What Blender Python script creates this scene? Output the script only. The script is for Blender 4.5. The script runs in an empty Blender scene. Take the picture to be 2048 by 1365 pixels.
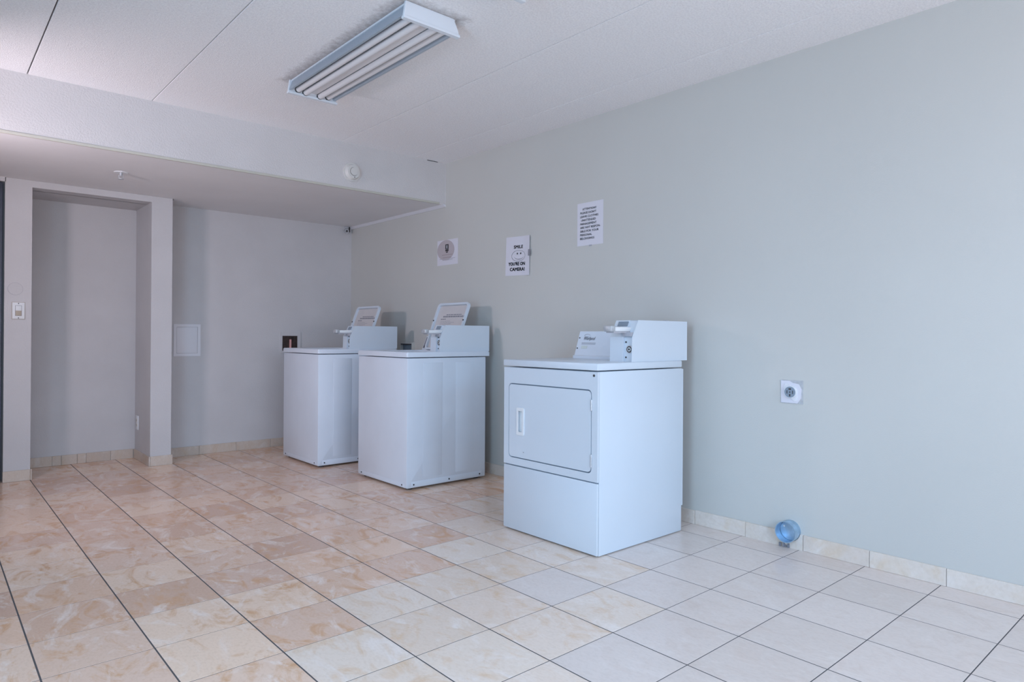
import bpy, bmesh, math, random
from mathutils import Matrix, Vector
random.seed(7)
C = bpy.context.scene.collection
SC = bpy.context.scene

# ------------------------------------------------------------------ camera
CAM_H = 1.0322
YAW, PITCH, ROLL = 0.8476, 0.0024, 0.0064
fw = Vector((math.cos(YAW)*math.cos(PITCH), math.sin(YAW)*math.cos(PITCH), math.sin(PITCH)))
rt = Vector((math.sin(YAW), -math.cos(YAW), 0)); up = rt.cross(fw)
r2 = rt*math.cos(ROLL) + up*math.sin(ROLL); u2 = -rt*math.sin(ROLL) + up*math.cos(ROLL)
cd = bpy.data.cameras.new('camera'); cam = bpy.data.objects.new('camera', cd); C.objects.link(cam)
cd.sensor_width = 36; cd.lens = 1340.6*36/2048; cd.shift_y = -(682.5-668.74)/2048; cd.clip_start = 0.02
cam.matrix_world = Matrix(((r2.x, u2.x, -fw.x, 0), (r2.y, u2.y, -fw.y, 0), (r2.z, u2.z, -fw.z, CAM_H), (0, 0, 0, 1)))
SC.camera = cam

# ------------------------------------------------------------------ light and exposure
vs = SC.view_settings
vs.view_transform = 'Standard'; vs.look = 'None'; vs.exposure = 0.0; vs.gamma = 1.0; vs.use_curve_mapping = False
SC.cycles.use_denoising = True
SC.cycles.max_bounces = 10; SC.cycles.diffuse_bounces = 6
w = bpy.data.worlds.new('sky'); SC.world = w; w.use_nodes = True
w.node_tree.nodes['Background'].inputs[0].default_value = (0.62, 0.78, 1.0, 1)
w.node_tree.nodes['Background'].inputs[1].default_value = 0.2

def area(name, loc, direction, sx, sy, power, col):
    d = bpy.data.lights.new(name, 'AREA'); d.shape = 'RECTANGLE'; d.size = sx; d.size_y = sy
    d.energy = power; d.color = col
    o = bpy.data.objects.new(name, d); C.objects.link(o); o.location = loc
    o.rotation_euler = Vector(direction).to_track_quat('-Z', 'Z').to_euler()
    return o
# daylight through the shopfront glazing behind the camera and the window on the left, plus added fill lamps
area('daylight_left', (-1.65, 0.5, 1.45), (1, 0.10, -1.0), 3.2, 1.5, 78, (0.51, 0.73, 1.0))
area('ceiling_fill_front', (0.9, -1.97, 1.0), (0.0, 1, 0.9), 3.6, 0.8, 60, (1.0, 0.84, 0.80))  # fill lamp added to lift the ceiling; there is no pavement outside
area('ceiling_fill_left', (-1.67, 0.5, 1.0), (1, 0.25, 0.9), 3.2, 0.7, 60, (0.40, 0.70, 1.0))  # added fill aimed upward from the left to brighten the ceiling
area('compact_lamp_left', (-0.47, 4.15, 1.70), (1, 0.5, -0.12), 0.08, 0.46, 27, (1.0, 0.86, 0.94)).data.spread = math.radians(145)  # compact source placed from the cast shadows; its kind is unknown
area('daylight_sky_front', (0.4, -5.0, 3.2), (0.1, 1, -0.25), 7.0, 1.6, 400, (0.42, 0.70, 1.0))
area('low_fill_front', (0.9, -1.93, 0.8), (0.1, 1, -0.1), 3.6, 0.5, 16, (0.33, 0.62, 1.0))  # added low fill that brings blue to the far lower surfaces

# ------------------------------------------------------------------ materials
def mat(name, col, rough=0.5, metal=0.0, spec=0.5, var=0.0, vscale=6.0, bump=0.0, bscale=200.0, bdist=0.002, coat=0.0):
    m = bpy.data.materials.new(name); m.use_nodes = True; nt = m.node_tree; N = nt.nodes; L = nt.links
    b = N['Principled BSDF']
    b.inputs['Base Color'].default_value = (*col, 1); b.inputs['Roughness'].default_value = rough
    b.inputs['Metallic'].default_value = metal; b.inputs['Specular IOR Level'].default_value = spec
    b.inputs['Coat Weight'].default_value = coat
    tc = N.new('ShaderNodeTexCoord')
    if var > 0:
        n = N.new('ShaderNodeTexNoise'); n.inputs['Scale'].default_value = vscale; n.inputs['Detail'].default_value = 5
        L.new(tc.outputs['Object'], n.inputs['Vector'])
        r = N.new('ShaderNodeValToRGB')
        r.color_ramp.elements[0].position = 0.3; r.color_ramp.elements[1].position = 0.7
        r.color_ramp.elements[0].color = (*[c*(1-var) for c in col], 1)
        r.color_ramp.elements[1].color = (*[min(1, c*(1+var*0.5)) for c in col], 1)
        L.new(n.outputs['Fac'], r.inputs['Fac']); L.new(r.outputs['Color'], b.inputs['Base Color'])
    if bump > 0:
        n2 = N.new('ShaderNodeTexNoise'); n2.inputs['Scale'].default_value = bscale; n2.inputs['Detail'].default_value = 3
        L.new(tc.outputs['Object'], n2.inputs['Vector'])
        bp = N.new('ShaderNodeBump'); bp.inputs['Strength'].default_value = bump; bp.inputs['Distance'].default_value = bdist
        L.new(n2.outputs['Fac'], bp.inputs['Height']); L.new(bp.outputs['Normal'], b.inputs['Normal'])
    return m

M = {}
M['wall'] = mat('painted_wall', (0.545, 0.54, 0.515), 0.7, var=0.03, vscale=1.2, bump=0.25, bscale=160, bdist=0.002)
M['stucco'] = mat('stucco_wall', (0.56, 0.55, 0.56), 0.8, var=0.05, vscale=3, bump=0.5, bscale=120, bdist=0.003)
M['soffit'] = mat('painted_soffit', (0.76, 0.75, 0.76), 0.75, var=0.04, vscale=2.0, bump=0.2, bscale=30, bdist=0.004)
M['beamface'] = mat('stippled_plaster', (0.62, 0.60, 0.60), 0.8, var=0.04, vscale=3.0, bump=0.6, bscale=110, bdist=0.004)
M['grout'] = mat('dark_grout', (0.085, 0.08, 0.085), 0.9)
M['grout_pale'] = mat('pale_grout', (0.42, 0.40, 0.38), 0.9)
M['enamel'] = mat('white_enamel', (0.60, 0.66, 0.73), 0.32, coat=0.15, var=0.015, vscale=4)
M['enamel_aged'] = mat('aged_white_enamel', (0.665, 0.72, 0.80), 0.36, coat=0.1, var=0.03, vscale=5)
M['plastic'] = mat('white_plastic', (0.74, 0.76, 0.78), 0.4)
M['plastic_warm'] = mat('ivory_plastic', (0.66, 0.63, 0.58), 0.45)
M['rocker'] = mat('tan_plastic', (0.42, 0.36, 0.29), 0.5)
M['steel'] = mat('brushed_steel', (0.55, 0.57, 0.60), 0.4, metal=0.45, var=0.15, vscale=60)
M['galv'] = mat('galvanised_steel', (0.42, 0.60, 0.78), 0.38, metal=0.75, var=0.25, vscale=25)
M['dark'] = mat('dark_fitting', (0.045, 0.045, 0.05), 0.5)
M['black'] = mat('black_print', (0.03, 0.03, 0.035), 0.7)
M['ink'] = mat('grey_print', (0.22, 0.22, 0.25), 0.8)
M['ink_dim'] = mat('pale_print', (0.40, 0.40, 0.44), 0.8)
M['ink_warm'] = mat('brown_print', (0.36, 0.30, 0.31), 0.8)
M['paper'] = mat('white_paper', (0.66, 0.65, 0.71), 0.85)
M['paper_disc'] = mat('pink_print', (0.47, 0.42, 0.44), 0.85)
M['lidpanel'] = mat('lid_liner', (0.58, 0.55, 0.55), 0.5, var=0.04, vscale=8)
M['tub'] = mat('tub_grey', (0.30, 0.31, 0.33), 0.4, metal=0.4)
M['brown'] = mat('brown_cavity', (0.045, 0.028, 0.024), 0.8, var=0.5, vscale=40)
M['pinkpipe'] = mat('pink_pipe', (0.62, 0.32, 0.30), 0.5)
M['reflector'] = mat('reflector_enamel', (0.40, 0.46, 0.53), 0.4, metal=0.2)
M['tube'] = mat('unlit_tube', (0.72, 0.70, 0.71), 0.25)
M['fixture'] = mat('fixture_enamel', (0.70, 0.74, 0.79), 0.45)
M['detector'] = mat('detector_plastic', (0.64, 0.63, 0.61), 0.5)
M['doordark'] = mat('dark_blue_door', (0.035, 0.045, 0.075), 0.35, var=0.5, vscale=5)
M['frame'] = mat('window_frame_metal', (0.35, 0.36, 0.38), 0.4, metal=0.6)
M['bead'] = mat('yellowed_bead', (0.52, 0.51, 0.45), 0.6)
M['trimw'] = mat('white_trim', (0.70, 0.70, 0.74), 0.5)
M['boxblue'] = mat('blue_grey_plastic', (0.22, 0.27, 0.33), 0.5)

def ceiling_mat():
    m = mat('popcorn_ceiling', (0.70, 0.69, 0.70), 0.9, bump=0.9, bscale=230, bdist=0.005)
    nt = m.node_tree; N = nt.nodes; L = nt.links; b = N['Principled BSDF']
    geo = N.new('ShaderNodeNewGeometry'); sep = N.new('ShaderNodeSeparateXYZ'); L.new(geo.outputs['Position'], sep.inputs[0])
    def axis(sock, c, half):
        s = N.new('ShaderNodeMath'); s.operation = 'SUBTRACT'; L.new(sock, s.inputs[0]); s.inputs[1].default_value = c
        a = N.new('ShaderNodeMath'); a.operation = 'ABSOLUTE'; L.new(s.outputs[0], a.inputs[0])
        d = N.new('ShaderNodeMath'); d.operation = 'SUBTRACT'; L.new(a.outputs[0], d.inputs[0]); d.inputs[1].default_value = half
        return d.outputs[0]
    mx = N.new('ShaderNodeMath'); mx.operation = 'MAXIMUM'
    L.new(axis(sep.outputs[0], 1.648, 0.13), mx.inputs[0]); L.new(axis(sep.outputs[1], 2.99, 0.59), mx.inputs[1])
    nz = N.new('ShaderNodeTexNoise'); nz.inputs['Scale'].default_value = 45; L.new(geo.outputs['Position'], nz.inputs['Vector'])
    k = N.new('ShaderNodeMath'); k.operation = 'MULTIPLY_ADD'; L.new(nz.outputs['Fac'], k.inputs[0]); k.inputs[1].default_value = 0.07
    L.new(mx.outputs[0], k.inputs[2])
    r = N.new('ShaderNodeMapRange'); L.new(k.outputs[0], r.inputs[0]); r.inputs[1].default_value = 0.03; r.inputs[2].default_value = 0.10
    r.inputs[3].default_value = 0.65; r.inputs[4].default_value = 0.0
    n3 = N.new('ShaderNodeTexNoise'); n3.inputs['Scale'].default_value = 110; n3.inputs['Detail'].default_value = 3; L.new(geo.outputs['Position'], n3.inputs['Vector'])
    cr = N.new('ShaderNodeValToRGB'); cr.color_ramp.elements[0].position = 0.3; cr.color_ramp.elements[1].position = 0.6
    cr.color_ramp.elements[0].color = (0.82, 0.81, 0.83, 1); cr.color_ramp.elements[1].color = (0.92, 0.915, 0.925, 1)
    L.new(n3.outputs['Fac'], cr.inputs[0])
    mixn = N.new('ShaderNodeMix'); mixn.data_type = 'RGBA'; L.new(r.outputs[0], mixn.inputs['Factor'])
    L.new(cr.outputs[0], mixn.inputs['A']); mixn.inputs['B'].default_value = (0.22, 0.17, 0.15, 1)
    L.new(mixn.outputs['Result'], b.inputs['Base Color'])
    return m
M['ceiling'] = ceiling_mat()

def tile_mat(name, tones, vein, stain, stain_amt, rough):
    m = bpy.data.materials.new(name); m.use_nodes = True; nt = m.node_tree; N = nt.nodes; L = nt.links
    b = N['Principled BSDF']; b.inputs['Roughness'].default_value = rough; b.inputs['Specular IOR Level'].default_value = 0.45
    geo = N.new('ShaderNodeNewGeometry'); oi = N.new('ShaderNodeObjectInfo')
    mu = N.new('ShaderNodeVectorMath'); mu.operation = 'MULTIPLY_ADD'
    cx = N.new('ShaderNodeCombineXYZ')
    for q, f in enumerate((37.0, 91.0, 53.0)):
        t = N.new('ShaderNodeMath'); t.operation = 'MULTIPLY'; L.new(oi.outputs['Random'], t.inputs[0]); t.inputs[1].default_value = f
        L.new(t.outputs[0], cx.inputs[q])
    mu.inputs[1].default_value = (1.9, 1.0, 1.0)     # stretched veining
    L.new(geo.outputs['Position'], mu.inputs[0]); L.new(cx.outputs[0], mu.inputs[2])
    n1 = N.new('ShaderNodeTexNoise'); n1.inputs['Scale'].default_value = 4.2; n1.inputs['Detail'].default_value = 8; n1.inputs['Roughness'].default_value = 0.62; n1.inputs['Distortion'].default_value = 1.6
    n2 = N.new('ShaderNodeTexNoise'); n2.inputs['Scale'].default_value = 3.0; n2.inputs['Detail'].default_value = 9; n2.inputs['Roughness'].default_value = 0.65; n2.inputs['Distortion'].default_value = 2.2
    n3 = N.new('ShaderNodeTexNoise'); n3.inputs['Scale'].default_value = 60; n3.inputs['Detail'].default_value = 4
    for n in (n1, n2, n3): L.new(mu.outputs[0], n.inputs['Vector'])
    base = N.new('ShaderNodeValToRGB'); base.color_ramp.interpolation = 'LINEAR'
    els = base.color_ramp.elements
    els[0].position = 0.0; els[0].color = (*tones[0], 1); els[1].position = 1.0; els[1].color = (*tones[-1], 1)
    for q in range(1, len(tones)-1):
        e = els.new(q/(len(tones)-1)); e.color = (*tones[q], 1)
    L.new(oi.outputs['Random'], base.inputs[0])
    def ramp(src, a, bb, hi):
        r = N.new('ShaderNodeMapRange'); L.new(src, r.inputs[0]); r.inputs[1].default_value = a; r.inputs[2].default_value = bb; r.inputs[3].default_value = 0; r.inputs[4].default_value = hi
        return r.outputs[0]
    def mix(fac, A, B):
        x = N.new('ShaderNodeMix'); x.data_type = 'RGBA'; L.new(fac, x.inputs['Factor']); L.new(A, x.inputs['A'])
        if isinstance(B, tuple): x.inputs['B'].default_value = (*B, 1)
        else: L.new(B, x.inputs['B'])
        return x.outputs['Result']
    c = mix(ramp(n1.outputs['Fac'], 0.50, 0.67, stain_amt), base.outputs[0], stain)
    c = mix(ramp(n2.outputs['Fac'], 0.52, 0.68, 0.75), c, vein)
    c = mix(ramp(n3.outputs['Fac'], 0.45, 0.75, 0.15), c, tuple(v*0.6 for v in stain))
    L.new(c, b.inputs['Base Color'])
    bp = N.new('ShaderNodeBump'); bp.inputs['Strength'].default_value = 0.12; bp.inputs['Distance'].default_value = 0.002
    L.new(n1.outputs['Fac'], bp.inputs['Height']); L.new(bp.outputs['Normal'], b.inputs['Normal'])
    return m
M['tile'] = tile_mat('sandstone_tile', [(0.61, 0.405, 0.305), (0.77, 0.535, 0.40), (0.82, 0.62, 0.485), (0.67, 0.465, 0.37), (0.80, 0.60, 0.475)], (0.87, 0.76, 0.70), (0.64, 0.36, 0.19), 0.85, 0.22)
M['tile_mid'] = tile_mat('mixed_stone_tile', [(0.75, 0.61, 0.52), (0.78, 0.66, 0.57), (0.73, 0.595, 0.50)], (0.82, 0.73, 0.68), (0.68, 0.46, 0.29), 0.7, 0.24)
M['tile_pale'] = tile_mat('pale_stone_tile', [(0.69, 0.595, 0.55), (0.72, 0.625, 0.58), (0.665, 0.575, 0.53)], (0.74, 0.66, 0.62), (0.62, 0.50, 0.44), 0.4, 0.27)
M['base_warm'] = tile_mat('warm_skirting_tile', [(0.50, 0.42, 0.36), (0.57, 0.49, 0.42), (0.53, 0.44, 0.375)], (0.62, 0.57, 0.53), (0.50, 0.37, 0.26), 0.5, 0.45)
M['base_tile'] = tile_mat('skirting_tile', [(0.64, 0.57, 0.51), (0.70, 0.63, 0.57), (0.66, 0.58, 0.52)], (0.74, 0.69, 0.65), (0.64, 0.50, 0.36), 0.5, 0.45)

# ------------------------------------------------------------------ mesh helpers
def new_bm(): return bmesh.new()
def add_box(bm, x0, x1, y0, y1, z0, z1, bev=0.0, seg=2):
    r = bmesh.ops.create_cube(bm, size=1.0)
    vs_ = r['verts']
    bmesh.ops.scale(bm, vec=(x1-x0, y1-y0, z1-z0), verts=vs_)
    bmesh.ops.translate(bm, vec=((x0+x1)/2, (y0+y1)/2, (z0+z1)/2), verts=vs_)
    if bev > 0:
        es = list({e for v in vs_ for e in v.link_edges})
        bmesh.ops.bevel(bm, geom=es, offset=bev, segments=seg, affect='EDGES', profile=0.5)
    return bm
def add_cyl(bm, p, axis, r, length, seg=24, r2_=None, cap=True):
    ret = bmesh.ops.create_cone(bm, cap_ends=cap, cap_tris=False, segments=seg, radius1=r, radius2=r if r2_ is None else r2_, depth=length)
    q = Vector((0, 0, 1)).rotation_difference(Vector(axis).normalized())
    bmesh.ops.transform(bm, matrix=Matrix.Translation(Vector(p) + Vector(axis).normalized()*length/2) @ q.to_matrix().to_4x4(), verts=ret['verts'])
    return bm
def add_prism(bm, prof, y0, y1, bev=0.0):
    """profile of (x,z) extruded along Y"""
    a = [bm.verts.new((x, y0, z)) for x, z in prof]; b_ = [bm.verts.new((x, y1, z)) for x, z in prof]
    n = len(prof); fs = [bm.faces.new(a), bm.faces.new(b_[::-1])]
    for k in range(n): fs.append(bm.faces.new((a[k], b_[k], b_[(k+1) % n], a[(k+1) % n])))
    bmesh.ops.recalc_face_normals(bm, faces=fs)
    if bev > 0:
        bmesh.ops.bevel(bm, geom=list({e for f in fs for e in f.edges}), offset=bev, segments=2, affect='EDGES', profile=0.5)
    return bm
def rrect(u0, u1, v0, v1, r, n=5):
    pts = []
    for cu, cv, a0 in ((u1-r, v1-r, 0), (u0+r, v1-r, 90), (u0+r, v0+r, 180), (u1-r, v0+r, 270)):
        for k in range(n+1):
            a = math.radians(a0 + 90*k/n); pts.append((cu+r*math.cos(a), cv+r*math.sin(a)))
    return pts
def circ(cu, cv, ru, rv=None, n=28):
    rv = ru if rv is None else rv
    return [(cu+ru*math.cos(2*math.pi*k/n), cv+rv*math.sin(2*math.pi*k/n)) for k in range(n)]
def add_plate(bm, outer, holes, place, t):
    """flat plate with holes; place(u,v,w)->xyz; thickness t along w (0..t)"""
    loops = []; edges = []
    for lp in [outer]+list(holes):
        vv = [bm.verts.new(place(u, v, 0)) for u, v in lp]; loops.append(vv)
        for k in range(len(vv)): edges.append(bm.edges.new((vv[k], vv[(k+1) % len(vv)])))
    r = bmesh.ops.triangle_fill(bm, edges=edges, use_beauty=True)
    fs = [g for g in r['geom'] if isinstance(g, bmesh.types.BMFace)]
    tops = {}
    for lp_pts, vv in zip([outer]+list(holes), loops):
        for (u, v), b_ in zip(lp_pts, vv): tops[b_] = bm.verts.new(place(u, v, t))
    nf = list(fs)
    for f in fs: nf.append(bm.faces.new([tops[v] for v in reversed(f.verts)]))
    for vv in loops:
        for k in range(len(vv)):
            a, b_ = vv[k], vv[(k+1) % len(vv)]
            nf.append(bm.faces.new((a, b_, tops[b_], tops[a])))
    bmesh.ops.recalc_face_normals(bm, faces=nf)
    return bm
def on_x(X): return lambda u, v, w_: (X-w_, u, v)          # plate facing -X, u=Y, v=Z
def on_y(Y): return lambda u, v, w_: (u, Y-w_, v)          # plate facing -Y, u=X, v=Z
def flat(u, v, w_): return (u, v, w_)                      # local sheet
def obj(name, bm, m, parent=None, loc=(0, 0, 0), smooth=False, **props):
    me = bpy.data.meshes.new(name); bm.to_mesh(me); bm.free()
    me.materials.append(M[m] if isinstance(m, str) else m)
    if smooth:
        for p in me.polygons: p.use_smooth = True
        try: me.set_sharp_from_angle(angle=math.radians(40))
        except Exception: pass
    o = bpy.data.objects.new(name, me); C.objects.link(o); o.location = loc
    if parent is not None: o.parent = parent
    for k, v in props.items(): o[k] = v
    return o
def thing(name, label, cat, loc=(0, 0, 0), group=None, mw=None):
    o = bpy.data.objects.new(name, None); C.objects.link(o); o.empty_display_size = 0.05
    o['label'] = label; o['category'] = cat
    if group: o['group'] = group
    if mw is not None: o.matrix_world = mw
    else: o.location = loc
    return o
def struct(name, bm, m, label=None, **kw):
    o = obj(name, bm, m, **kw); o['kind'] = 'structure'
    if label: o['label'] = label
    return o
def box_obj(name, m, parent, *b, bev=0.0, **kw):
    return obj(name, add_box(new_bm(), *b, bev=bev), m, parent, smooth=bev > 0, **kw)
def cyl_obj(name, m, parent, p, axis, r, length, seg=24, **kw):
    return obj(name, add_cyl(new_bm(), p, axis, r, length, seg), m, parent, smooth=True, **kw)
def text_bm(s, width=None, height=0.02, bold=0.0, shear=0.0):
    """text as a bmesh in local XY, left-bottom at 0,0; scaled so that it is `width` wide"""
    cu = bpy.data.curves.new('t', 'FONT'); cu.body = s; cu.size = 1.0; cu.shear = shear; cu.resolution_u = 2
    o = bpy.data.objects.new('t', cu); C.objects.link(o)
    me = o.to_mesh(); bm = bmesh.new(); bm.from_mesh(me); o.to_mesh_clear()
    bpy.data.objects.remove(o); bpy.data.curves.remove(cu)
    if bold > 0:                                   # heavier strokes: the outline repeated with small offsets
        src = list(bm.verts)+list(bm.edges)+list(bm.faces)
        for q, (ox, oy) in enumerate(((bold, 0), (0, bold), (bold, bold))):
            dd = bmesh.ops.duplicate(bm, geom=src)
            bmesh.ops.translate(bm, vec=(ox, oy, 0), verts=[g for g in dd['geom'] if isinstance(g, bmesh.types.BMVert)])
    xs = [v.co.x for v in bm.verts]; x0, x1 = min(xs), max(xs)
    kh = height/0.70; kw_ = kh if width is None else width/(x1-x0)
    for v in bm.verts: v.co = Vector(((v.co.x-x0)*kw_, v.co.y*kh, 0))
    return bm
def copy_tree(o, parent=None):
    c = o.copy(); C.objects.link(c); c.parent = parent
    for ch in [k for k in bpy.data.objects if k.parent == o]: copy_tree(ch, c)
    return c

# ------------------------------------------------------------------ dimensions
XW, YB, ZC, ZS, YS = 3.2126, 6.062, 2.436, 2.100, 4.471      # right wall, back wall, ceiling, soffit underside, soffit face
YP, YN = 5.752, 6.245                                        # pillar face, niche back
XL, YF = -1.5, -1.8                                          # left wall and shopfront behind the camera
XJ, YJ = -0.42, 3.2                                           # unseen left wall, jog added to carry the lamp slit
TX, TY, X0, Y0 = 0.308, 0.30175, 0.275, 2.1187               # tile grid

# ------------------------------------------------------------------ floor
floor = struct('floor', add_box(new_bm(), XL, XW+0.01, YF, YN+0.02, -0.10, -0.0007), 'grout', 'stone-look tiled floor with dark grout lines')
def visible(x, y, z=0.0):
    d = Vector((x, y, z)) - Vector((0, 0, CAM_H)); zc = d.dot(fw)
    if zc < 0.1: return False
    px = 1024 + 1340.6*d.dot(r2)/zc; py = 668.74 - 1340.6*d.dot(u2)/zc
    return -40 < px < 2090 and py < 1420
GA, GB = 0.0025, 0.0018
tile_mesh = {}
rest = new_bm()
i0, i1 = math.floor((XL-X0)/TX), math.ceil((XW-X0)/TX)
j0, j1 = math.floor((Y0-YN)/TY)-1, math.ceil((Y0-YF)/TY)
for i in range(i0, i1):
    for j in range(j0, j1):
        xa, xb = X0+i*TX+GA, X0+(i+1)*TX-GA
        ya, yb = Y0-(j+1)*TY+GB, Y0-j*TY-GB
        xa, xb = max(xa, XL), min(xb, XW)
        yb = min(yb, YN if xa < 1.35 else YB); ya = max(ya, YF)
        if xb-xa < 0.004 or yb-ya < 0.004: continue
        cx_, cy_ = (xa+xb)/2, (ya+yb)/2
        if any(visible(x, y) for x in (xa, cx_, xb) for y in (ya, cy_, yb)):
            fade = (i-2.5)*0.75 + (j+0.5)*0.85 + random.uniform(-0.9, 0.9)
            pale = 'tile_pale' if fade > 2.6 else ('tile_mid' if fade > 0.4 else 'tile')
            key = (round(xb-xa, 4), round(yb-ya, 4), pale)
            if key not in tile_mesh:
                bm = add_box(new_bm(), -(xb-xa)/2, (xb-xa)/2, -(yb-ya)/2, (yb-ya)/2, -0.008, 0.0, bev=0.0005, seg=1)
                me = bpy.data.meshes.new('floor_tile'); bm.to_mesh(me); bm.free(); me.materials.append(M[pale])
                tile_mesh[key] = me
            t = bpy.data.objects.new('floor_tile', tile_mesh[key]); C.objects.link(t); t.parent = floor
            t.location = (cx_, cy_, random.uniform(-0.0002, 0.0))
        else:
            add_box(rest, xa, xb, ya, yb, -0.008, 0.0)
obj('outer_tiles', rest, 'tile', floor, kind='stuff')

# ------------------------------------------------------------------ ceiling
ceiling = struct('ceiling', add_box(new_bm(), XL-0.1, XW+0.1, YF-0.1, YN+0.1, ZC+0.012, ZC+0.12), 'grout', 'textured white ceiling of long panels')
JX = [XL-0.1, -0.81, -0.19, 0.426, 1.040, 2.280, 2.9116, XW+0.02]
for k in range(len(JX)-1):
    g0 = 0.004 if k == 3 else 0.002
    obj('ceiling_panel', add_box(new_bm(), JX[k]+g0, JX[k+1]-0.002, YF-0.05, YS+0.05, ZC, ZC+0.02, bev=0.002, seg=1), 'ceiling', ceiling)
box_obj('ceiling_crack', 'dark', ceiling, 3.03, 3.13, YS-0.005, YS+0.004, ZC-0.004, ZC+0.002)
soff = new_bm()
add_box(soff, XL-0.1, XW+0.02, YS+0.004, YN+0.1, ZS, ZC+0.02)
soffit = struct('ceiling_soffit', soff, 'soffit', 'lowered soffit over the washers')
obj('soffit_face', add_box(new_bm(), XL-0.1, XW+0.005, YS, YS+0.006, ZS+0.004, ZC+0.004), 'beamface', soffit)
struct('trim_1', add_box(new_bm(), XL, XW-0.06, YS-0.004, YS+0.012, ZS-0.004, ZS+0.012, bev=0.002), 'bead', 'yellowed corner bead under the soffit edge')
struct('trim_2', add_prism(new_bm(), [(XW-0.030, ZS+0.001), (XW, ZS+0.001), (XW, ZS-0.020), (XW-0.006, ZS-0.020)], YS-0.004, YB), 'trimw', 'white cove strip where soffit meets the wall')
struct('trim_3', add_box(new_bm(), XW-0.005, XW, YS-0.004, YS, ZS, ZC), 'beamface', 'thin vertical bead where soffit meets the wall')

# ------------------------------------------------------------------ walls
struct('wall_right', add_box(new_bm(), XW, XW+0.12, YF-0.1, YB+0.12, -0.1, ZC+0.02), 'wall', 'pale grey painted wall behind the machines')
struct('wall_back', add_box(new_bm(), 1.47, XW+0.02, YB, YB+0.12, -0.1, ZS+0.05), 'stucco', 'stippled back wall behind the washers')
fr = new_bm()
PXL, PXO, PX1, PX2, ZH = 0.430, 0.583, 1.341, 1.490, 2.052
add_plate(fr, [(PXL, 0), (PXO, 0), (PXO, ZH), (PX1, ZH), (PX1, 0), (PX2, 0), (PX2, ZS-0.001), (PXL, ZS-0.001)], [], lambda u, v, w_: (u, YP+w_, v), 0.14)
add_box(fr, PX1, PX2, YP+0.13, YN+0.10, 0, ZS)
add_box(fr, PXL, PXO, YP+0.13, YN+0.10, 0, ZS)
add_box(fr, PXO-0.01, PX1+0.01, YP+0.13, YN+0.10, ZH, ZS)
struct('wall_alcove_frame', fr, 'stucco', 'stippled wall piers framing the shallow alcove')
struct('wall_alcove', add_box(new_bm(), 0.40, 1.50, YN, YN+0.1, -0.1, ZS+0.05), 'stucco', 'recessed back of the shallow alcove')
dk = new_bm(); add_box(dk, PX2-0.004, PX2+0.006, YP+0.004, YP+0.30, ZS-0.012, ZS)
obj('dark_strip', dk, 'dark', soffit)  # solid dark strip under the soffit beside the pier
# side and rear walls outside the picture, with openings for daylight and one invented slit
def wall_with_opening(name, place, u0, u1, openings, t, m, label):
    b_ = new_bm(); add_plate(b_, [(u0, -0.1), (u1, -0.1), (u1, ZC+0.02), (u0, ZC+0.02)], [[(a, c), (b2, c), (b2, d), (a, d)] for a, b2, c, d in openings], place, t)
    return struct(name, b_, m, label)
wall_with_opening('wall_front', lambda u, v, w_: (u, YF-w_, v), XL-0.12, XW+0.12, [(-1.0, 2.8, 0.5, 2.3)], 0.12, 'wall', 'shopfront wall behind the viewer')
wall_with_opening('wall_left', lambda u, v, w_: (XL-w_, u, v), YF-0.12, YJ+0.12, [(-1.2, 2.2, 0.6, 2.25)], 0.12, 'wall', 'side wall left of the viewer')
wall_with_opening('wall_left_far', lambda u, v, w_: (XJ-w_, u, v), YJ-0.02, YP+0.2, [(4.08, 4.22, 1.42, 1.98)], 0.03, 'wall', 'side wall beside the dark door')  # slit made up for the compact lamp behind this wall
struct('wall_return', add_box(new_bm(), XL, XJ, YJ, YJ+0.1, -0.1, ZC+0.02), 'wall', 'short return of the side wall')
def window(name, place, u0, u1, v0, v1, mull, label):
    b_ = new_bm(); n = mull
    holes = []
    for k in range(n):
        a = u0+0.04+(u1-u0-0.04)*k/n; holes.append([(a, v0+0.04), (a+(u1-u0-0.04)/n-0.04, v0+0.04), (a+(u1-u0-0.04)/n-0.04, v1-0.04), (a, v1-0.04)])
    add_plate(b_, [(u0, v0), (u1, v0), (u1, v1), (u0, v1)], holes, place, 0.03)
    return struct(name, b_, 'frame', label)
window('window_1', lambda u, v, w_: (u, YF-0.04-w_, v), -1.0, 2.8, 0.5, 2.3, 3, 'metal framed shopfront window')
window('window_2', lambda u, v, w_: (XL-0.04-w_, u, v), -1.2, 2.2, 0.6, 2.25, 2, 'metal framed side window')
# dark door whose edge shows at the far left
dl = struct('door_1', add_box(new_bm(), -0.40, PXL-0.012, YP+0.010, YP+0.05, 0.012, 2.065, bev=0.003), 'doordark', 'dark blue door at the far left edge')
box_obj('door_rail', 'doordark', dl, -0.36, PXL-0.035, YP+0.004, YP+0.012, 0.10, 0.32, bev=0.002)
box_obj('door_panel', 'doordark', dl, -0.36, PXL-0.035, YP+0.005, YP+0.012, 0.45, 1.95, bev=0.002)
cyl_obj('door_handle', 'steel', dl, (-0.32, YP+0.012, 1.0), (0, -1, 0), 0.025, 0.05)
dw = new_bm(); add_box(dw, XJ-0.02, -0.405, YP, YP+0.14, 0, ZS); add_box(dw, XJ-0.02, PXL+0.004, YP, YP+0.14, 2.07, ZS)
struct('wall_over_door', dw, 'stucco', 'strip of wall over the dark door')

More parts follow.
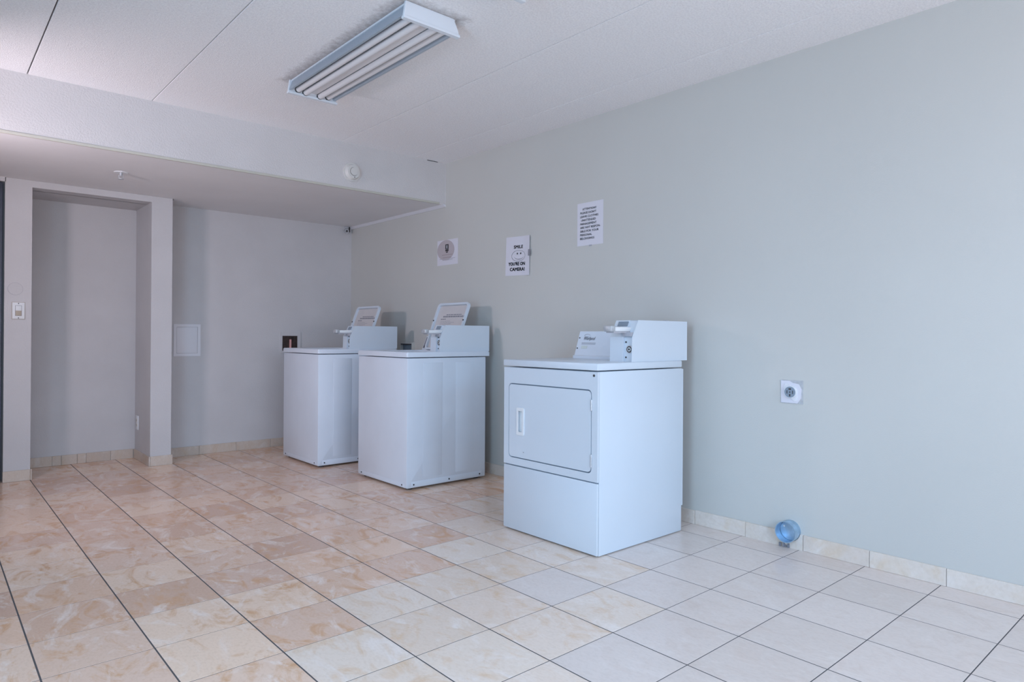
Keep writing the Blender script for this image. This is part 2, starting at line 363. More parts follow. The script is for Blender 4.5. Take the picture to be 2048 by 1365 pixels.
# ------------------------------------------------------------------ skirting tiles
HB = 0.076
def skirting(name, label, pieces, backing, m='base_warm'):
    p = struct(name, add_box(new_bm(), *backing), 'grout_pale', label)
    for b_ in pieces:
        obj('baseboard_tile', add_box(new_bm(), *b_, bev=0.0015, seg=1), m, p)
    return p
G = 0.0012
js = [YB] + [Y0-j*TY-0.02 for j in range(-13, 14) if YF < Y0-j*TY-0.02 < YB-0.05] + [YF]
PIPE_Y, PIPE_Z, PIPE_R = 1.560, 0.086, 0.050
pcs = []; notch = None
for a, b_ in zip(js[:-1], js[1:]):
    if b_ < PIPE_Y < a: notch = (b_+G, a-G); continue
    pcs.append((XW-0.010, XW, b_+G, a-G, 0.0, HB+random.uniform(-0.002, 0.002)))
bsr = skirting('baseboard_right', 'beige tile skirting along the right wall', pcs, (XW-0.005, XW+0.001, YF, YB, 0, HB-0.004), 'base_tile')
cut = [(PIPE_Y+(PIPE_R+0.002)*math.cos(q), PIPE_Z+(PIPE_R+0.002)*math.sin(q)) for q in [math.radians(e) for e in range(-10, -171, -16)]]
prof = [(notch[0], 0.0), (notch[1], 0.0), (notch[1], HB)] + [(y, min(z, HB)) for y, z in cut] + [(notch[0], HB)]
obj('baseboard_tile', add_plate(new_bm(), prof, [], on_x(XW), 0.010), 'base_tile', bsr)
xs = [PX2+0.012, 1.791, 2.099, 2.405, 2.71, 3.01, XW-0.012]
skirting('baseboard_back', 'beige tile skirting under the back wall', [(a+G, b_-G, YB-0.010, YB, 0, HB) for a, b_ in zip(xs[:-1], xs[1:])], (PX2, XW, YB-0.005, YB+0.001, 0, HB-0.004))
xs = [PXO+0.012, 0.77, 0.830, 0.935, 0.995, 1.165, PX1-0.012]
bn = skirting('baseboard_alcove', 'beige tile skirting inside the alcove', [(a+G, b_-G, YN-0.010, YN, 0, HB) for a, b_ in zip(xs[:-1], xs[1:])], (PXO, PX1, YN-0.005, YN+0.001, 0, HB-0.004))
for a, b_ in ((YP-0.010, YP+0.25), (YP+0.252, YN-0.012)):
    obj('baseboard_tile', add_box(new_bm(), PX1-0.010, PX1, a, b_, 0, HB, bev=0.0015, seg=1), 'base_warm', bn)
    obj('baseboard_tile', add_box(new_bm(), PXO, PXO+0.010, a, b_, 0, HB, bev=0.0015, seg=1), 'base_warm', bn)
skirting('baseboard_pier_right', 'beige tile skirting on the pier beside the alcove', [(PX1+0.001, PX2+0.010, YP-0.010, YP, 0, HB)], (PX1, PX2+0.005, YP-0.004, YP+0.001, 0, HB-0.004))
skirting('baseboard_pier_left', 'beige tile skirting on the pier with the switch', [(PXL-0.002, PXO-0.001, YP-0.010, YP, 0, HB)], (PXL, PXO, YP-0.004, YP+0.001, 0, HB-0.004))

# ------------------------------------------------------------------ dryer
def screw(parent, p, axis, r=0.005, m='dark'):
    return cyl_obj('screw', m, parent, p, axis, r, 0.0025, 10)
def coin_meter(t, x0, x1, xr, y0, y1, zt, ztop, m, xb=None):
    """boxed coin meter: near cheek plate, recessed lock bay, plain bay, slanted brow"""
    zmid = ztop-0.085
    full = [(x0, zt), (x0+0.004, zmid), (x0+0.050, ztop), (x1, ztop), (x1, zt)]
    rec = [(x0+0.016, zt), (x0+0.018, zmid-0.006), (x0+0.056, ztop-0.004), (x1, ztop-0.001), (x1, zt)]
    yc = y0+(y1-y0)*0.42
    bm = new_bm(); add_prism(bm, full, y0, y0+0.004); add_prism(bm, rec, y0+0.004, yc); add_prism(bm, full if xb is None else full[:3]+[(xb, ztop), (xb, zt)], yc, y1)
    case = obj('meter_case', bm, m, t)
    # lock plate with round lock
    lock = cyl_obj('lock', 'steel', t, (x0+0.0175, y0+0.026, zt+0.062), (-1, 0, 0), 0.020, 0.006)
    cyl_obj('lock_ring', 'dark', lock, (x0+0.0115, y0+0.026, zt+0.062), (-1, 0, 0), 0.016, 0.001)
    cyl_obj('lock_barrel', 'plastic', lock, (x0+0.0105, y0+0.026, zt+0.062), (-1, 0, 0), 0.010, 0.001)
    cyl_obj('keyhole', 'dark', lock, (x0+0.0095, y0+0.026, zt+0.062), (-1, 0, 0), 0.006, 0.001)
    for z in (zt+0.022, zt+0.098): screw(t, (x0+0.0165, yc-0.010, z), (-1, 0, 0), 0.0045)
    # coin slide
    ym = y0+(y1-y0)*0.42
    sl = obj('coin_slide', add_box(new_bm(), xr+0.030, x0+0.06, ym-0.022, ym+0.022, zmid+0.028, zmid+0.050, bev=0.003), 'plastic', t, smooth=True)
    hd = new_bm(); add_box(hd, xr, xr+0.034, ym-0.026, ym+0.026, zmid+0.026, zmid+0.056, bev=0.006)
    obj('slide_grip', hd, 'steel', sl, smooth=True)
    for k in range(4): obj('coin_slot', add_box(new_bm(), xr+0.040+k*0.012, xr+0.047+k*0.012, ym-0.016, ym+0.016, zmid+0.0502, zmid+0.0512), 'ink', sl)
    obj('slide_plate', add_box(new_bm(), xr+0.022, x0+0.03, ym-0.024, ym+0.024, zmid+0.020, zmid+0.028), 'ink_dim', sl)
    # coin window on the brow
    def brow(u, v, w_):
        ang = math.atan2(0.046, 0.085); return (x0+0.004+v*math.sin(ang)-w_*math.cos(ang), u, zmid+v*math.cos(ang)+w_*math.sin(ang))
    obj('coin_window', add_plate(new_bm(), [(yc-0.004, 0.062), (y1-0.022, 0.062), (y1-0.022, 0.088), (yc-0.004, 0.088)], [], brow, 0.003), 'boxblue', t)
    obj('coin_chute', add_box(new_bm(), x0+0.0, x0+0.03, y0+0.006, yc, zmid+0.004, zmid+0.024), 'ink_dim', t)
    return case

dx, dy = 2.360, 2.070
d = thing('dryer', 'white coin-operated front-loading dryer standing alone nearest the camera', 'dryer', (dx, dy, 0))
W_, D_ = 0.664, 0.680
box_obj('body', 'enamel', d, 0.014, D_-0.005, 0, W_, 0.004, 0.866, bev=0.004)
for y in (0.05, W_-0.05):
    for x in (0.06, D_-0.06): cyl_obj('foot', 'dark', d, (x, y, 0), (0, 0, 1), 0.02, 0.008, 12)
dplace = lambda u, v, w_: (0.012-w_, u, v)
door_o = rrect(0.036, 0.626, 0.387, 0.781, 0.022); door_i = rrect(0.0412, 0.6208, 0.3930, 0.7750, 0.019)
obj('front_panel', add_plate(new_bm(), [(0, 0.350), (W_, 0.350), (W_, 0.864), (0, 0.864)], [door_o[::-1]], dplace, 0.012), 'enamel', d)
hh = rrect(0.507, 0.553, 0.518, 0.648, 0.006, 3)
obj('gap_shade_ring', add_plate(new_bm(), rrect(0.030, 0.632, 0.381, 0.787, 0.026), [rrect(0.050, 0.612, 0.402, 0.766, 0.016)[::-1]], lambda u, v, w_: (0.0142-w_, u, v), 0.0016), 'boxblue', d)  # blue-grey ring behind the door gap, the gap's shade put in as colour
box_obj('seam_shade_strip', 'boxblue', d, 0.0115, 0.0142, 0.002, W_-0.002, 0.338, 0.356)  # strip behind the panel joint, coloured dark to deepen its shade
ddoor = obj('door', add_plate(new_bm(), door_i, [hh[::-1]], lambda u, v, w_: (0.013-w_, u, v), 0.014), 'enamel', d)
hb = new_bm(); add_plate(hb, rrect(0.502, 0.558, 0.511, 0.655, 0.008, 3), [rrect(0.514, 0.546, 0.528, 0.638, 0.005, 3)[::-1]], lambda u, v, w_: (-0.001-w_, u, v), 0.005)
add_box(hb, 0.0095, 0.012, 0.508, 0.552, 0.519, 0.647)
obj('door_handle', hb, 'plastic', ddoor, label='recessed white pull handle')
for za, zb in ((0.683, 0.735), (0.418, 0.478)):
    hg = new_bm(); add_box(hg, -0.004, 0.012, 0.030, 0.041, za, zb, bev=0.002); add_cyl(hg, (-0.003, 0.0355, za), (0, 0, 1), 0.004, zb-za, 10)
    obj('hinge', hg, 'steel', d, smooth=True)
box_obj('lower_panel', 'enamel', d, 0.0, 0.012, 0, W_, 0.008, 0.344, bev=0.003)
screw(d, (0.0, 0.022, 0.848), (-1, 0, 0), 0.006)
screw(d, (-0.002, 0.505, 0.425), (-1, 0, 0), 0.003, 'ink_dim')
box_obj('top', 'enamel', d, -0.005, D_-0.010, -0.003, W_+0.003, 0.871, 0.906, bev=0.006)
box_obj('rear_panel', 'enamel', d, D_-0.005, D_+0.012, 0.004, W_-0.004, 0.135, 0.862, bev=0.003)
for z in (0.765, 0.740, 0.660): screw(d, (0.05, W_, z), (0, 1, 0), 0.004)
con = obj('console', add_prism(new_bm(), [(0.440, 0.905), (0.440, 0.922), (0.452, 0.924), (0.500, 1.060), (0.680, 1.060), (0.680, 0.905)], 0.150, 0.575, bev=0.002), 'enamel_aged', d)
# print on the slanted console face
ang = math.atan2(0.048, 0.136)
cmw = Matrix(((0, math.sin(ang), -math.cos(ang), 0.452-0.0012), (-1, 0, 0, 0), (0, math.cos(ang), math.sin(ang), 0.924), (0, 0, 0, 1)))
def on_console(name, bm, m, u, v, parent=con):
    o = obj(name, bm, m, parent); o.matrix_local = cmw @ Matrix.Translation((u, v, 0.0)); return o
CW = -0.575
on_console('logo_lettering', text_bm('Whirlpool', 0.085, 0.020, bold=0.03, shear=0.25), 'ink', CW+0.045, 0.092)
sw = new_bm(); add_plate(sw, circ(0, 0, 0.022, 0.008, 20), [circ(0.001, -0.0008, 0.020, 0.0062, 20)[::-1]], flat, 0.0004)
on_console('logo_ring', sw, 'ink_dim', CW+0.065, 0.120)
for k, (wd, v, u) in enumerate(((0.105, 0.073, 0.036), (0.105, 0.066, 0.036))):
    on_console('print_line', add_box(new_bm(), 0, wd, 0, 0.0030, 0, 0.0004), 'ink_dim', CW+u, v)
on_console('print_patch', add_box(new_bm(), 0, 0.045, 0, 0.018, 0, 0.0004), mat('pale_green_print', (0.60, 0.66, 0.64), 0.7), CW+0.040, 0.040)
for v in (0.042, 0.104):
    on_console('screw', add_cyl(new_bm(), (0, 0, 0), (0, 0, 1), 0.004, 0.002, 10), 'dark', CW+0.012, v)
coin_meter(d, 0.268, 0.738, 0.150, 0.014, 0.155, 0.906, 1.114, 'enamel')
box_obj('meter_stud', 'ink_dim', d, 0.60, 0.625, 0.05, 0.07, 1.114, 1.118)

# ------------------------------------------------------------------ washers
def make_washer(label, loc):
    t = thing('washing_machine', label, 'washer', loc, 'coin-operated washing machines')
    Wd, Dp = 0.655, 0.668
    bm = add_box(new_bm(), 0.0, Dp, 0.0, Wd, 0.014, 0.878)
    # chamfer the low front corners, then round all edges a little
    lows = [e for e in bm.edges if all(abs(v.co.z-0.014) < 1e-5 and abs(v.co.x) < 1e-5 for v in e.verts)]
    bmesh.ops.bevel(bm, geom=lows, offset=0.006, segments=1, affect='EDGES')
    bmesh.ops.bevel(bm, geom=list(bm.edges), offset=0.005, segments=2, affect='EDGES', profile=0.5)
    obj('body', bm, 'enamel_aged', t, smooth=True)
    for y in (0.05, Wd-0.05):
        for x in (0.05, Dp-0.05): cyl_obj('foot', 'dark', t, (x, y, 0), (0, 0, 1), 0.022, 0.018, 14)
    # pressed panels and base flange of the near side, base flange of the front
    for a, b_ in ((0.127, 0.284), (0.400, 0.560)):
        box_obj('pressed_panel', 'enamel_aged', t, a, b_, -0.0014, 0.002, 0.075, 0.845, bev=0.001)
    box_obj('base_flange', 'enamel_aged', t, 0.035, Dp-0.035, -0.0012, 0.002, 0.018, 0.056, bev=0.001)
    box_obj('base_flange', 'enamel_aged', t, -0.0012, 0.002, 0.025, Wd-0.025, 0.018, 0.046, bev=0.001)
    for x in (0.055, 0.345, 0.615): screw(t, (x, -0.0012, 0.036), (0, -1, 0), 0.0055)
    for y in (0.055, Wd-0.055): screw(t, (-0.0012, y, 0.034), (-1, 0, 0), 0.0055)
    # top with the wash opening
    hole = rrect(0.110, 0.455, 0.150, 0.510, 0.05)
    top = new_bm(); add_plate(top, rrect(-0.006, 0.702, -0.006, Wd+0.006, 0.012, 3), [hole[::-1]], lambda u, v, w_: (u, v, 0.918-w_), 0.034)
    bmesh.ops.bevel(top, geom=[e for e in top.edges if len(e.link_faces) == 2 and e.calc_face_angle(0) > 0.9 and e.verts[0].co.z > 0.9 and e.verts[1].co.z > 0.9], offset=0.005, segments=2, affect='EDGES')
    tp = obj('top', top, 'enamel_aged', t, smooth=True)
    tb = new_bm(); add_cyl(tb, (0.285, 0.33, 0.8775), (0, 0, 1), 0.15, 0.006, 32)
    obj('wash_basket', tb, 'tub', tp)
    # lid leaning back on the console, printed liner inside the raised rim
    a = math.radians(21)
    lm = Matrix(((0, math.sin(a), -math.cos(a), 0.479), (-1, 0, 0, 0.495), (0, math.cos(a), math.sin(a), 0.919), (0, 0, 0, 1)))
    lw, lh = 0.390, 0.378
    lb = new_bm(); add_plate(lb, rrect(0, lw, 0, lh, 0.03), [rrect(0.016, lw-0.016, 0.016, lh-0.016, 0.022)[::-1]], flat, 0.018)
    add_plate(lb, rrect(0.002, lw-0.002, 0.002, lh-0.002, 0.029), [], lambda u, v, w_: (u, v, w_-0.003), 0.003)
    lid = obj('lid', lb, 'enamel', t); lid.matrix_local = lm
    obj('lid_liner', add_plate(new_bm(), rrect(0.017, lw-0.017, 0.017, lh-0.017, 0.021), [], flat, 0.002), 'lidpanel', lid)
    def bar(u0, u1, v, h_, m):                     # one printed line, broken into word-like dashes
        bl = new_bm(); u = u0
        while u < u1-0.004:
            e = min(u1, u+random.uniform(0.014, 0.034)); add_box(bl, u, e, v, v+h_, 0.002, 0.0026); u = e+0.005
        obj('print_line', bl, m, lid)
    bar(0.13, 0.32, 0.283, 0.007, 'ink'); bar(0.095, 0.355, 0.266, 0.011, 'ink')
    bar(0.075, 0.14, 0.247, 0.007, 'ink')
    for q, (u1, v) in enumerate(((0.20, 0.233), (0.25, 0.222), (0.22, 0.211), (0.19, 0.200))): bar(0.078, u1, v, 0.004, 'ink_dim')
    bar(0.08, 0.35, 0.188, 0.004, 'ink_dim'); bar(0.08, 0.28, 0.176, 0.004, 'ink_dim'); bar(0.22, 0.32, 0.166, 0.004, 'ink_dim')
    bar(0.055, 0.105, 0.166, 0.010, 'black')
    for u in (0.008, lw-0.008):
        cyl_obj('lid_bumper', 'dark', lid, (u, 0.235, 0.017), (0, 0, 1), 0.006, 0.005, 10)
    # low slanted console behind the lid with a dark control print at its far end
    cn = obj('console', add_prism(new_bm(), [(0.504, 0.917), (0.552, 1.024), (0.698, 1.024), (0.698, 0.917)], 0.150, 0.588, bev=0.002), 'enamel', t)
    a2 = math.atan2(0.048, 0.107)
    km = Matrix(((0, math.sin(a2), -math.cos(a2), 0.504-0.0012), (-1, 0, 0, 0.588), (0, math.cos(a2), math.sin(a2), 0.918), (0, 0, 0, 1)))
    k = obj('control_print', add_box(new_bm(), 0.010, 0.085, 0.016, 0.108, 0, 0.0006), 'ink', cn); k.matrix_local = km
    for u, v in ((0.03, 0.03), (0.06, 0.055), (0.035, 0.085)):
        k = obj('control_mark', add_box(new_bm(), u-0.012, u+0.014, v-0.008, v+0.008, 0.0006, 0.0011), 'black', cn); k.matrix_local = km
    coin_meter(t, 0.272, 0.714, 0.165, 0.018, 0.132, 0.918, 1.103, 'enamel', xb=0.430)
    return t
make_washer('white top-loading washer beside the dryer, lid open, casting a shadow on the wall', (2.412, 3.775, 0))
make_washer('white top-loading washer farthest back by the corner, lid open', (2.302, 4.862, 0))

# ------------------------------------------------------------------ fluorescent ceiling fixtures
def make_fixture(label, loc):
    t = thing('fluorescent_fixture', label, 'ceiling light', loc, 'ceiling lights in a row')
    L_, hw, hz = 1.190, 0.137, 0.074
    bm = new_bm()
    prof = [(-hw, -0.058), (-hw+0.012, -0.058), (-hw+0.030, -0.020), (-0.045, -0.020), (-0.022, -0.046), (0.022, -0.046), (0.045, -0.020), (hw-0.030, -0.020), (hw-0.012, -0.058), (hw, -0.058), (hw-0.018, -0.0005), (-hw+0.018, -0.0005)]
    add_prism(bm, prof, 0.006, L_-0.006)
    obj('reflector', bm, 'reflector', t)
    bc = new_bm(); add_prism(bc, [(-0.047, -0.0195), (-0.023, -0.0475), (0.023, -0.0475), (0.047, -0.0195)], 0.012, L_-0.012); obj('ballast_cover', bc, 'tube', t)
    for sx in (-1, 1): obj('edge_lip', add_box(new_bm(), sx*(hw-0.016)-0.004, sx*(hw-0.016)+0.004, 0.004, L_-0.004, -0.008, -0.0005), 'fixture', t)
    for y0, y1 in ((0.0, 0.014), (L_-0.014, L_)):
        e = new_bm(); add_prism(e, [(-hw-0.004, -hz), (hw+0.010, -hz), (hw+0.004, -0.050), (hw-0.022, -0.0005), (-hw+0.004, -0.0005), (-hw-0.004, -0.058)], y0, y1, bev=0.0015)
        ec = obj('end_cap', e, 'fixture', t)
        lip = new_bm(); add_box(lip, -hw-0.006, hw+0.012, y0-0.003 if y0 == 0 else y0-0.006, y1+0.006 if y0 == 0 else y1+0.003, -hz-0.002, -hz+0.010, bev=0.0015); obj('lip', lip, 'fixture', ec)
    for x, z in ((-0.088, -0.048), (-0.045, -0.056), (0.040, -0.056), (0.090, -0.048)):
        tu = cyl_obj('tube', 'tube', t, (x, 0.024, z), (0, 1, 0), 0.0155, L_-0.048, 20)
        for y in (0.014, L_-0.026): cyl_obj('tube_socket', 'dark', tu, (x, y, z), (0, 1, 0), 0.0165, 0.012, 16)
    return t
make_fixture('four-tube fluorescent ceiling fixture, unlit, seen whole on the ceiling', (1.648, 2.400, ZC))
make_fixture('four-tube ceiling fixture of which only a corner shows at the top edge', (1.648, 0.795, ZC))

# ------------------------------------------------------------------ small fittings
t = thing('smoke_detector', 'round white smoke detector on the soffit face', 'smoke detector', (2.365, YS, 2.224))
cyl_obj('mount_ring', 'detector', t, (0, 0, 0), (0, -1, 0), 0.068, 0.012, 40)
o = obj('body', add_cyl(new_bm(), (0, -0.012, 0), (0, -1, 0), 0.058, 0.026, 40, r2_=0.048), 'detector', t, smooth=True)
cyl_obj('vent_ring', 'dark', t, (0, -0.036, 0), (0, -1, 0), 0.0305, 0.0035, 32)
cyl_obj('sensor_cap', 'detector', t, (0, -0.036, 0), (0, -1, 0), 0.0285, 0.010, 32)
cyl_obj('indicator', 'dark', t, (0.006, -0.0365, -0.040), (0, -1, 0), 0.0035, 0.003, 10)

t = thing('fire_sprinkler', 'small white fire sprinkler under the soffit', 'sprinkler', (0.991, 5.052, ZS))
cyl_obj('plate', 'plastic', t, (0, 0, -0.004), (0, 0, 1), 0.042, 0.004, 28)
cyl_obj('stem', 'steel', t, (0, 0, -0.024), (0, 0, 1), 0.009, 0.020, 12)
fk = new_bm()
for s in (-1, 1): add_box(fk, s*0.012-0.002, s*0.012+0.002, -0.003, 0.003, -0.044, -0.020)
obj('yoke', fk, 'steel', t)
cyl_obj('deflector', 'steel', t, (0, 0, -0.046), (0, 0, 1), 0.017, 0.003, 16)

t = thing('security_camera', 'tiny grey security camera in the corner under the soffit', 'camera', (3.150, YB, ZS))
box_obj('bracket', 'steel', t, -0.016, 0.016, -0.030, 0.0, -0.022, -0.0005, bev=0.002)
cyl_obj('housing', 'tub', t, (0, -0.012, -0.042), (-0.4, -1, -0.2), 0.021, 0.045, 20)
cyl_obj('lens', 'dark', t, (-0.017, -0.0535, -0.0503), (-0.4, -1, -0.2), 0.012, 0.004, 16)
box_obj('cable', 'dark', t, 0.030, 0.040, -0.012, 0.0, -0.050, -0.0005, bev=0.002)

t = thing('light_switch', 'ivory rocker light switch on the pier by the dark door', 'switch', (0.509, YP, 1.184))
box_obj('edge_plate', 'rocker', t, -0.0375, 0.0375, -0.003, 0.0, -0.0595, 0.0595)
box_obj('wall_plate', 'plastic', t, -0.035, 0.035, -0.007, -0.002, -0.057, 0.057, bev=0.0015)
rk = box_obj('rocker', 'plastic', t, -0.0165, 0.0165, -0.010, -0.006, 0.0, 0.034, bev=0.001)
box_obj('rocker_base', 'rocker', t, -0.0165, 0.0165, -0.009, -0.006, -0.034, 0.0, bev=0.001)
fm = new_bm(); add_plate(fm, [(-0.0185, -0.036), (0.0185, -0.036), (0.0185, 0.036), (-0.0185, 0.036)], [[(-0.0165, -0.034), (-0.0165, 0.034), (0.0165, 0.034), (0.0165, -0.034)]], lambda u, v, w_: (u, -0.0065-w_, v), 0.001)
obj('rocker_frame', fm, 'ink', t)
for z in (-0.050, 0.050): screw(t, (0, -0.007, z), (0, -1, 0), 0.0035)

t = thing('round_cover_plate', 'round blank cover plate painted over above the light switch', 'cover plate', (0.491, YP, 1.335))
cyl_obj('rim', 'ink_dim', t, (0, 0, 0), (0, -1, 0), 0.0435, 0.0015, 40)
cyl_obj('disc', 'stucco', t, (0, 0, 0), (0, -1, 0), 0.0415, 0.003, 40)

t = thing('access_panel', 'square white access panel on the back wall beside the pier', 'panel', (1.690, YB, 0.977))
ap = new_bm(); add_plate(ap, [(-0.106, -0.135), (0.106, -0.135), (0.106, 0.135), (-0.106, 0.135)], [[(-0.083, -0.112), (-0.083, 0.112), (0.083, 0.112), (0.083, -0.112)]], lambda u, v, w_: (u, -w_, v), 0.006)
obj('panel_frame', ap, 'trimw', t)
box_obj('panel_door', 'trimw', t, -0.081, 0.081, -0.0045, 0.0, -0.110, 0.110, bev=0.001)

t = thing('wall_outlet', 'white outlet plate on the inner side of the alcove', 'outlet', (PX1, 6.150, 0.300))
box_obj('wall_plate', 'plastic', t, -0.007, 0.0, -0.035, 0.035, -0.057, 0.057, bev=0.0015)
for z in (-0.02, 0.02):
    s_ = box_obj('socket_face', 'plastic_warm', t, -0.009, -0.006, -0.016, 0.016, z-0.013, z+0.013, bev=0.001)
    for y in (-0.006, 0.006): obj('slot', add_box(new_bm(), -0.0095, -0.0088, y-0.0012, y+0.0012, z-0.004, z+0.006), 'dark', s_)

# recessed valve boxes
t = thing('valve_box', 'dark brown wall cavity with a pink pipe above the farthest washer', 'valve box', (2.583, YB, 0.955))
bx = new_bm(); add_plate(bx, [(-0.085, -0.10), (0.105, -0.10), (0.105, 0.098), (-0.085, 0.098)], [[(-0.072, -0.075), (-0.072, 0.063), (0.072, 0.063), (0.072, -0.075)]], lambda u, v, w_: (u, -w_, v), 0.010)
obj('surround', bx, 'stucco', t)
obj('cavity', add_box(new_bm(), -0.072, 0.072, -0.003, -0.0005, -0.075, 0.063), 'brown', t)
ed = new_bm(); add_plate(ed, [(-0.073, -0.076), (0.073, -0.076), (0.073, 0.064), (-0.073, 0.064)], [[(-0.062, -0.066), (-0.062, 0.055), (0.062, 0.055), (0.062, -0.066)]], lambda u, v, w_: (u, -w_, v), 0.0095)
obj('ragged_edge', ed, 'brown', t)
cyl_obj('pipe', 'pinkpipe', t, (0.004, -0.012, -0.070), (0, 0, 1), 0.010, 0.100, 16)
cyl_obj('pipe_cap', 'brown', t, (0.004, -0.012, 0.030), (0, 0, 1), 0.013, 0.018, 16)

t = thing('valve_box', 'shallow blue-grey valve box on the right wall between the two washers', 'valve box', (XW, 5.005, 0.905))
bx = new_bm(); add_plate(bx, [(-0.100, -0.075), (0.100, -0.075), (0.100, 0.062), (-0.100, 0.062)], [[(-0.088, -0.062), (-0.088, 0.052), (0.088, 0.052), (0.088, -0.062)]], lambda u, v, w_: (-w_, u, v), 0.030)
obj('surround', bx, 'wall', t)
obj('tray', add_box(new_bm(), -0.004, -0.0005, -0.088, 0.088, -0.062, 0.052), 'boxblue', t)
obj('tray_head', add_box(new_bm(), -0.029, -0.004, -0.088, 0.088, 0.044, 0.052), 'dark', t)
for y in (-0.05, 0.05): cyl_obj('valve', 'steel', t, (-0.018, y, -0.060), (0, 0, 1), 0.010, 0.045, 12)

# dryer socket
t = thing('dryer_socket', 'round four-prong socket in a square metal plate on the right wall', 'socket', (XW, 1.558, 0.765))
pl = new_bm(); add_plate(pl, [(-0.056, -0.057), (0.056, -0.057), (0.056, 0.057), (-0.056, 0.057)], [], lambda u, v, w_: (-w_, u, v), 0.003)
obj('box_edge', pl, 'steel', t)
pl = new_bm(); add_plate(pl, [(-0.030, -0.054), (0.053, -0.054), (0.053, 0.054), (0.010, 0.054), (-0.004, 0.045), (-0.036, 0.040), (-0.050, 0.015), (-0.046, -0.030)], [], lambda u, v, w_: (-0.003-w_, u, v), 0.002)
obj('cover_plate', pl, 'paper', t)
yk = new_bm(); add_plate(yk, [(-0.030, -0.040), (-0.016, -0.046), (0.022, -0.012), (0.040, 0.020), (0.030, 0.040), (0.016, 0.040), (-0.020, 0.012), (-0.034, -0.020)], [], lambda u, v, w_: (-0.005-w_, u, v), 0.003)
obj('yoke', yk, 'trimw', t)
rc = cyl_obj('receptacle', 'plastic', t, (-0.005, 0.0, 0.0), (-1, 0, 0), 0.030, 0.016, 36)
cyl_obj('face', 'boxblue', rc, (-0.021, 0.0, 0.0), (-1, 0, 0), 0.027, 0.002, 36)
for u, v, a, b_ in ((0, 0.015, 0.006, 0.004), (0, -0.015, 0.003, 0.006), (0.014, 0, 0.002, 0.008), (-0.014, 0, 0.002, 0.008), (0, 0, 0.003, 0.003)):
    obj('slot', add_box(new_bm(), -0.0238, -0.0228, u-a, u+a, v-b_, v+b_), 'dark', rc)

# dryer vent duct stub
t = thing('vent_duct', 'short round galvanised vent pipe stub low on the right wall', 'duct', (XW, PIPE_Y, PIPE_Z))
tb = new_bm(); add_plate(tb, circ(0, 0, PIPE_R, n=40), [circ(0, 0, PIPE_R-0.002, n=40)[::-1]], lambda u, v, w_: (0.0-w_, u, v), 0.058)
obj('pipe', tb, 'galv', t, smooth=True)
rb = new_bm(); add_plate(rb, circ(0, 0, PIPE_R+0.0018, n=40), [circ(0, 0, PIPE_R-0.0005, n=40)[::-1]], lambda u, v, w_: (-0.054-w_, u, v), 0.005)
obj('rolled_rim', rb, 'galv', t, smooth=True)
obj('damper', add_plate(new_bm(), circ(0, 0, PIPE_R-0.003, n=36), [], lambda u, v, w_: (-0.010-w_, u, v), 0.002), 'galv', t)
cyl_obj('rivet', 'plastic', t, (-0.012, 0.026, 0.018), (-1, 0, 0), 0.005, 0.004, 12)
cr_ = new_bm()
for k in range(9):
    q = random.uniform(0.2, 1); y = random.uniform(0.0, 0.05); add_box(cr_, -0.014-0.004*q, -0.010, y, y+0.010*q, -PIPE_Z+0.001, -PIPE_Z+0.001+0.022*q)
obj('mortar_crumbs', cr_, 'ink', t, kind='stuff')

# ------------------------------------------------------------------ notices on the right wall
def sheet(label, yl, zb, wdt, hgt, rot=0.0, curl=0.0):
    mw = Matrix(((0, 0, -1, XW-0.0006), (-1, 0, 0, yl), (0, 1, 0, zb), (0, 0, 0, 1))) @ Matrix.Rotation(rot, 4, 'Z')
    bm = new_bm(); n = 10
    g = [[bm.verts.new((wdt*a/n, hgt*b_/n, 0.0006+curl*max(0, (a/n-0.62)/0.38)**2*(0.35+0.65*b_/n))) for a in range(n+1)] for b_ in range(n+1)]
    for b_ in range(n):
        for a in range(n): bm.faces.new((g[b_][a], g[b_][a+1], g[b_+1][a+1], g[b_+1][a]))
    k = [[bm.verts.new(v.co - Vector((0, 0, 0.0004))) for v in row] for row in g]
    for b_ in range(n):
        for a in range(n): bm.faces.new((k[b_+1][a], k[b_+1][a+1], k[b_][a+1], k[b_][a]))
    for a in range(n):
        bm.faces.new((k[0][a], k[0][a+1], g[0][a+1], g[0][a])); bm.faces.new((g[n][a], g[n][a+1], k[n][a+1], k[n][a]))
        bm.faces.new((k[a+1][0], k[a][0], g[a][0], g[a+1][0])); bm.faces.new((g[a+1][n], g[a][n], k[a][n], k[a+1][n]))
    o = obj('paper_notice', bm, 'paper', None, smooth=True); o.matrix_world = mw
    o['label'] = label; o['category'] = 'notice'; o['group'] = 'paper notices on the wall'
    return o
def put(parent, name, bm, m, u, v, w_=0.0016):
    return obj(name, bm, m, parent, (u, v, w_))
# attention notice
p = sheet('tall white paper notice headed ATTENTION, highest and rightmost on the wall', 3.000, 1.617, 0.221, 0.277)
rows = [('ATTENTION!!', 0.045, 0.118), ('PLEASE DON\u2019T', 0.026, 0.138), ('LEAVE CLOTHES', 0.026, 0.155), ('UNATTENDED', 0.034, 0.126), ('MANAGEMENT', 0.026, 0.140), ('ARE NOT RESPON-', 0.026, 0.172), ('SIBLE FOR YOUR', 0.026, 0.158), ('PERSONAL', 0.026, 0.102), ('BELONGINGS', 0.026, 0.122)]
for k, (s_, u, wd) in enumerate(rows):
    put(p, 'lettering', text_bm(s_, wd, 0.0135, bold=0.035), 'ink', u, 0.229-k*0.0237)
put(p, 'tape', add_box(new_bm(), -0.012, 0.012, -0.006, 0.004, 0, 0.0005), 'ink_dim', 0.115, -0.002)
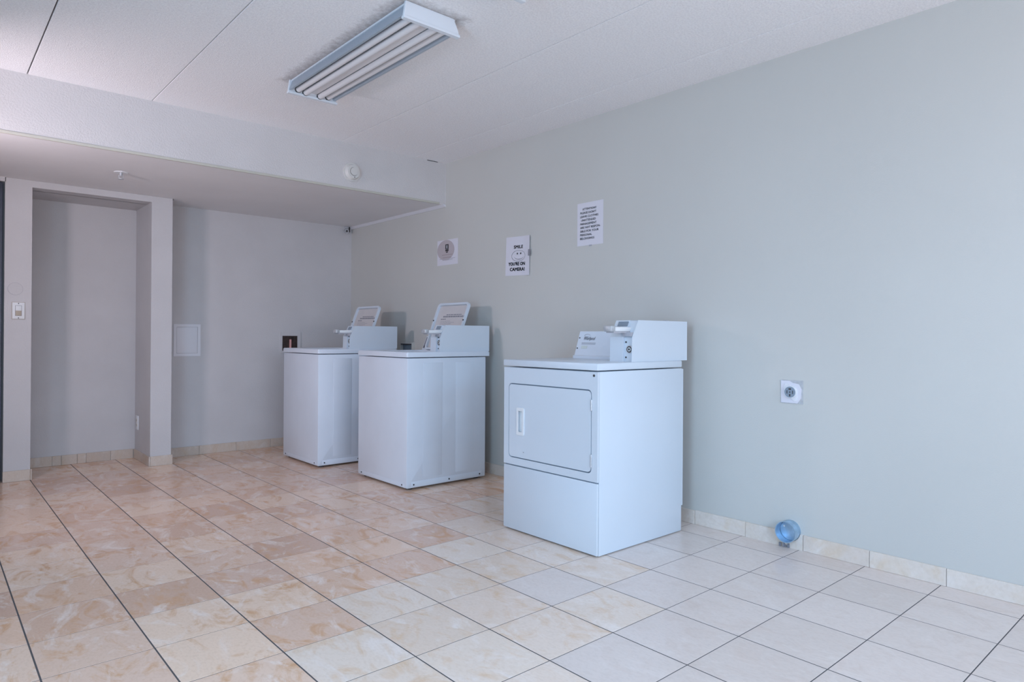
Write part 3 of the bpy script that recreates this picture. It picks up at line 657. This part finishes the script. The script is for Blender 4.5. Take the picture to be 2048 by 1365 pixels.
# smile notice
p = sheet('white SMILE notice with a drawn smiley face, corner curled', 3.716, 1.470, 0.262, 0.280, rot=-0.035, curl=0.012)
put(p, 'lettering', text_bm('SMILE', 0.098, 0.022, bold=0.055), 'black', 0.086, 0.194)
put(p, 'lettering', text_bm('YOU\u2019RE ON', 0.178, 0.023, bold=0.055), 'black', 0.034, 0.072, 0.0036)
put(p, 'lettering', text_bm('CAMERA!', 0.160, 0.023, bold=0.055), 'black', 0.050, 0.033, 0.0026)
fa = new_bm(); add_plate(fa, circ(0, 0, 0.073, 0.040, 40), [circ(0, 0, 0.0705, 0.0380, 40)[::-1]], flat, 0.0004)
put(p, 'face_outline', fa, 'ink', 0.138, 0.141, 0.0026)
for u in (0.128, 0.163): put(p, 'eye', add_plate(new_bm(), circ(0, 0, 0.0068, 0.0062, 16), [], flat, 0.0004), 'black', u, 0.157, 0.0028)
arc = [(0.050*math.cos(a), 0.026*math.sin(a)) for a in [math.radians(200+k*10) for k in range(15)]]
arc += [(0.050*math.cos(a), 0.0225*math.sin(a)) for a in [math.radians(340-k*10) for k in range(15)]]
put(p, 'mouth', add_plate(new_bm(), arc, [], flat, 0.0004), 'ink', 0.145, 0.140, 0.0028)
put(p, 'tape', add_box(new_bm(), -0.011, 0.013, -0.022, 0.022, 0, 0.001), 'ink', 0.262, 0.158, 0.012)
# leaflet with a pink disc
p = sheet('pale leaflet with a pinkish disc and black icon, nearest the soffit', 4.580, 1.606, 0.284, 0.205)
put(p, 'printed_disc', add_plate(new_bm(), circ(0, 0, 0.118, 0.083, 40), [], flat, 0.0003), 'paper_disc', 0.119, 0.121)
ic = new_bm(); add_box(ic, -0.022, 0.022, -0.010, 0.030, 0, 0.0004); add_box(ic, -0.022, 0.022, -0.026, -0.012, 0, 0.0004); add_box(ic, -0.014, 0.014, -0.038, -0.029, 0, 0.0004)
put(p, 'icon', ic, 'black', 0.137, 0.138, 0.0022)
put(p, 'icon_glass', add_box(new_bm(), -0.008, 0.008, -0.004, 0.022, 0, 0.0003), 'ink_dim', 0.137, 0.138, 0.0027)
for u, v, wd, m in ((0.068, 0.080, 0.145, 'ink_warm'), (0.078, 0.058, 0.112, 'ink_warm'), (0.035, 0.049, 0.215, 'ink_dim'), (0.075, 0.039, 0.14, 'ink_dim')):
    put(p, 'print_line', add_box(new_bm(), 0, wd, 0, 0.0035 if m == 'ink_dim' else 0.0055, 0, 0.0003), m, u, v, 0.0022)
